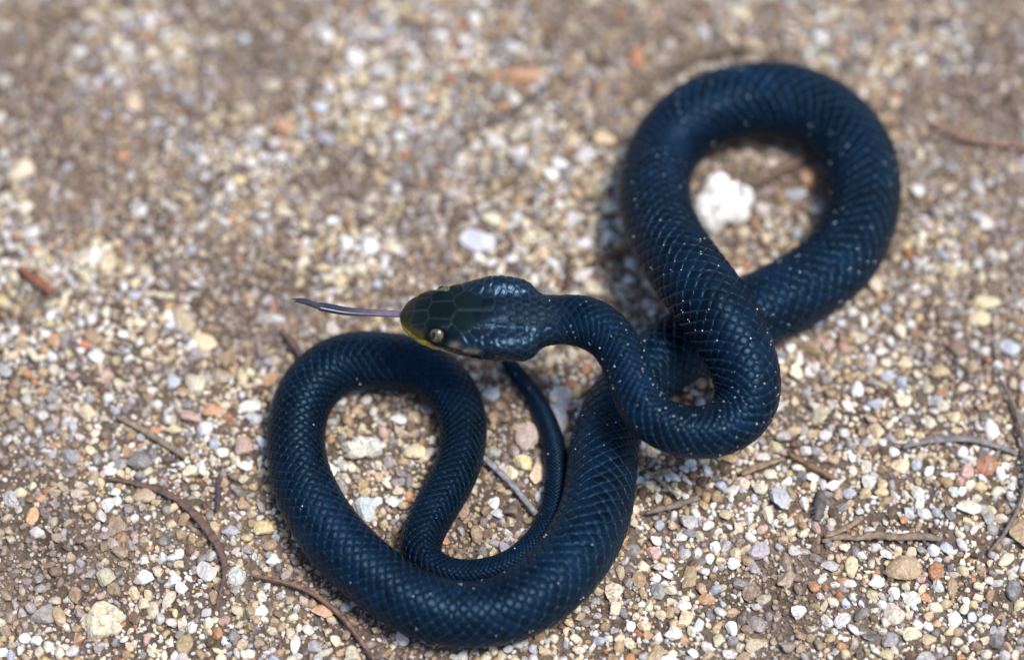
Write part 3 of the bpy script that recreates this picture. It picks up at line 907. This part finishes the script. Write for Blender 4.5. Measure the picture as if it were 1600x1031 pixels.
twig('thin_stem', 'thin pale stem tucked against the body below the neck bend', [(1005, 733, 2), (1030, 750, 4), (1060, 775, 4)], (0.36, 0.30, 0.22), 0.8, 'stem', z0=1.4)
twig('bark_chip', 'dull brown chip of bark below the thin pale stem', [(1008, 800, 6), (1045, 790, 9), (1092, 775, 7)], (0.17, 0.13, 0.10), 0.45, 'bark')
twig('shaded_stick', 'brown stick inside the round upper loop', [(1170, 290, 5), (1215, 268, 8), (1262, 242, 9), (1285, 228, 8)], (0.18, 0.125, 0.09), 0.7)
twig('dark_stalk', 'dark thin stalk on the sand far beyond the head', [(748, 198, 3), (790, 178, 6), (830, 152, 7), (862, 130, 4)], (0.10, 0.085, 0.075), 0.7, 'stalk')
twig('rust_chip', 'rust red chip of bark on gravel', [(30, 418, 6), (52, 434, 10), (80, 456, 7)], (0.26, 0.10, 0.05), 0.5, 'bark')
twig('dark_bit', 'dark purple brown bit of plant near the snake', [(340, 755, 4), (341, 775, 6), (338, 798, 4)], (0.07, 0.045, 0.055), 0.6, 'plant bit')
twig('leaf_bit', 'curled dark leaf bit just outside the lower coil', [(438, 515, 4), (452, 530, 8), (470, 556, 5)], (0.12, 0.07, 0.05), 0.4, 'leaf')
twig('red_bark', 'red brown bark sliver beside the upper loop', [(925, 412, 4), (955, 400, 8), (1000, 382, 8)], (0.15, 0.06, 0.04), 0.5, 'bark', z0=1.1)
twig('dark_sliver', 'dark short sliver of bark lying beyond the neck', [(886, 400, 3), (888, 425, 6), (884, 452, 4)], (0.10, 0.05, 0.04), 0.5, 'bark')
twig('hair_stem', 'hair thin stem on the sand inside the tail curve', [(722, 884, 1.6), (760, 878, 2.2), (800, 866, 1.6)], (0.2, 0.14, 0.11), 0.8, 'stem', z0=1.2)

# ------------------------------------------------------------------ loose gravel and sand
kinds = ['white', 'cream', 'grey', 'bluish', 'tan', 'orange', 'pink', 'brown', 'yellow', 'dark']
prob_pale = np.array([.25, .29, .14, .04, .15, .03, .03, .04, .04, .00])
prob_dull = np.array([.07, .11, .29, .03, .27, .02, .02, .17, .01, .01])


def paleness(x, y):
    px, py = project(np.array([x, y, 0.0]))
    f = fbm(x / 16.0 + 7, y / 16.0 + 3, 3)
    v = 0.70 + (f - 0.5) * 2.4
    v -= 0.7 * max(0, 1 - math.hypot((px - 60) / 520, (py - 40) / 380))      # brown soil in that corner of the plot
    v -= 0.35 * max(0, 1 - math.hypot((px - 1480) / 330, (py - 120) / 260))
    v -= 0.28 * max(0, 1 - math.hypot((px - 120) / 300, (py - 950) / 260))
    return min(1.0, max(0.0, v))


TK = ['cream', 'grey', 'grey', 'grey', 'tan', 'tan', 'brown', 'white', 'white', 'cream', 'cream', 'pink']
big, mids, tiny = [], [], []
x0, x1, y0, y1 = -150, 150, -105, 140


def inframe(x, y, m):
    px, py = project(np.array([x, y, 0.0]))
    return -m < px < W0 + m and -m < py < H0 + m


def lay(nr_try, lo, hi, power, margin, sink, k=0.76):
    made = 0
    rr = lo + (hi - lo) * rng.random(nr_try) ** power
    rr = np.sort(rr)[::-1]
    X = rng.uniform(x0, x1, nr_try); Y = rng.uniform(y0, y1, nr_try)
    for x, y, r in zip(X, Y, rr):
        inf = inframe(x, y, margin)
        if not inf and rng.random() > (0.30 if r > 0.6 else 0.12): continue
        if r > 0.55 and rng.random() > 0.55 + 0.6 * paleness(x, y): continue
        if not near_ok(x, y, r, k): continue
        z = float(ground_z(x, y)) + r * sink
        if np.any(np.abs(fine[:, 0] - x) < 9) and body_gap(x, y, z) < r * 0.45: continue
        put(x, y, r); made += 1
        yield x, y, z, r, inf


def pick(x, y, r=None):
    p = paleness(x, y)
    pr = prob_pale * p + prob_dull * (1 - p)
    pr = pr / pr.sum()
    return kinds[rng.choice(10, p=pr)]


NAMES = {'white': 'white quartz', 'cream': 'cream', 'grey': 'plain grey', 'bluish': 'bluish grey', 'tan': 'tan', 'orange': 'orange',
         'pink': 'pink feldspar', 'brown': 'dark brown', 'yellow': 'yellow', 'dark': 'nearly black'}
LAND = [(*at(px, py)[:2], nm) for px, py, nm in [
    (1130, 325, 'white lump in the upper loop'), (860, 273, 'lone white pebble beyond the neck'), (812, 120, 'salmon orange chip'), (995, 88, 'upright orange pebble'),
    (565, 126, 'tilted ochre pebble'), (190, 243, 'vivid red orange pebble'), (745, 376, 'wide bluish stone'), (590, 385, 'white pebble beyond the snout'),
    (570, 720, 'broad cream stone in the coil'), (800, 760, 'grey needle by the tail'), (325, 536, 'pale yellow stone'), (235, 680, 'straight pale stick'),
    (280, 800, 'curved brown blade'), (160, 972, 'big sandy lump'), (480, 940, 'stem along the lower coil'), (1529, 490, 'honey yellow pebble'), (1500, 690, 'grey stick'),
    (1595, 740, 'arched stem'), (1218, 777, 'large bluish grey stone'), (1412, 888, 'big olive brown stone'), (1076, 905, 'flat tan flake'), (1380, 840, 'bark strip'),
    (1265, 726, 'broken twig'), (1050, 104, 'curved twig behind the loop'), (1530, 222, 'reddish stem'), (800, 170, 'dark stalk'), (52, 434, 'rust red bark chip'),
    (50, 806, 'rusty tan pebble'), (149, 557, 'pointed white pebble'), (452, 530, 'curled leaf bit'), (477, 474, 'tip of the tongue'), (320, 330, 'open sand beyond the tongue'),
    (955, 400, 'red brown bark sliver'), (1357, 995, 'slate blue sliver'), (1387, 578, 'peach cream pebble'), (37, 265, 'large cream stone'), (510, 55, 'far white pebble'),
    (1350, 505, 'slim white splinter'), (40, 1000, 'gravel below the sandy lump'), (1250, 40, 'sand behind the upper loop'), (322, 892, 'round white pebble')]]
count = 0
for x, y, z, r, inf in lay(2800, 1.12, 2.0, 2.4, 10, 0.32):
    k = pick(x, y)
    rg = np.random.default_rng(count + 77)
    dims = np.array([r * rg.uniform(.95, 1.25), r * rg.uniform(.65, 1.0), r * rg.uniform(.45, .75)])
    v = (V320[rg.integers(16)] * dims) @ rot(rg, 0.8).T
    size = 'largish' if r > 1.45 else 'middling' if r > 1.25 else 'small'
    form = 'oblong' if dims[0] / dims[1] > 1.45 else 'squat'
    if inf and count < 185:
        o = mesh_obj('pebble', v, I2[1], m_stone, cols=speckled(v / r, stone_color(k, rg, 0.5 * (1 - paleness(x, y))), k, rg), smooth_=False)
        o.location = np.array([x, y, z]) * MM
        dd = [(math.hypot(x - q[0], y - q[1]), q[2]) for q in LAND]
        tag(o, f'{size} {form} {NAMES[k]} pebble lying near the {min(dd)[1]}', 'pebble', GP[k])
        count += 1
    else:
        big.append((x, y, z, r, k))


def pile(items, variants, ico, flat_lo, tilt=1.0):
    nv = len(ico[0]); n = len(items)
    VV = np.zeros((n, nv, 3), np.float32); CC = np.zeros((n, nv, 3), np.float32)
    for q, (x, y, z, r, k) in enumerate(items):
        sc3 = np.array([r * rng.uniform(.9, 1.3), r * rng.uniform(.7, 1.0), r * rng.uniform(flat_lo, .85)])
        VV[q] = (variants[rng.integers(len(variants))] * sc3) @ rot(rng, tilt).T + (x, y, z)
        CC[q] = stone_color(k, rng, float(np.clip(0.95 - paleness(x, y), 0.05, 0.8)) * rng.uniform(0.4, 1.0))
    FF = (ico[1][None] + (np.arange(n) * nv)[:, None, None]).reshape(-1, 3)
    return VV.reshape(-1, 3), FF, CC.reshape(-1, 3)


for x, y, z, r, inf in lay(36000, 0.60, 1.2, 0.95, 40, 0.30, 0.70):
    big.append((x, y, z, r, pick(x, y)))
for x, y, z, r, inf in lay(90000, 0.30, 0.60, 1.1, 40, 0.28, 0.66):
    mids.append((x, y, z, r, pick(x, y)))
n_t = 62000
X = rng.uniform(x0, x1, n_t); Y = rng.uniform(y0, y1, n_t); RR = rng.uniform(0.16, 0.38, n_t)
PX = W0 / 2 + FPX * X / ((np.stack([X, Y, 0 * X], -1) - CAM) @ FWD)
PY = H0 / 2 - FPX * ((np.stack([X, Y, 0 * X], -1) - CAM) @ UPV) / ((np.stack([X, Y, 0 * X], -1) - CAM) @ FWD)
ok = (PX > -60) & (PX < W0 + 60) & (PY > -60) & (PY < H0 + 60)
X, Y, RR = X[ok], Y[ok], RR[ok]
Z = ground_z(X, Y) + RR * 0.4 + rng.random(len(X)) ** 2 * 0.3
for x, y, z, r in zip(X, Y, Z, RR):
    tiny.append((x, y, z, r, TK[rng.integers(len(TK))]))
print('stones', len(big), len(mids), len(tiny), 'pebbles', count, 'snake len', LEN, 'verts', ns * NR)
v, f, c = pile(big, V80, I1, .5)
o = mesh_obj('gravel', v, f, m_stone, cols=c, smooth_=False)
tag(o, 'loose coarse gravel of mixed quartz grains covering the ground', 'gravel', kind='stuff')
v, f, c = pile(mids, V20, I0, .55)
o = mesh_obj('fine_gravel', v, f, m_stone, cols=c, smooth_=False)
tag(o, 'fine grit filling the gaps between the coarse gravel', 'grit', kind='stuff')
v, f, c = pile(tiny, V20, I0, .6)
o = mesh_obj('sand', v, f, m_stone, cols=c, smooth_=False)
tag(o, 'coarse sand grains dusted over the brown soil', 'sand', kind='stuff')
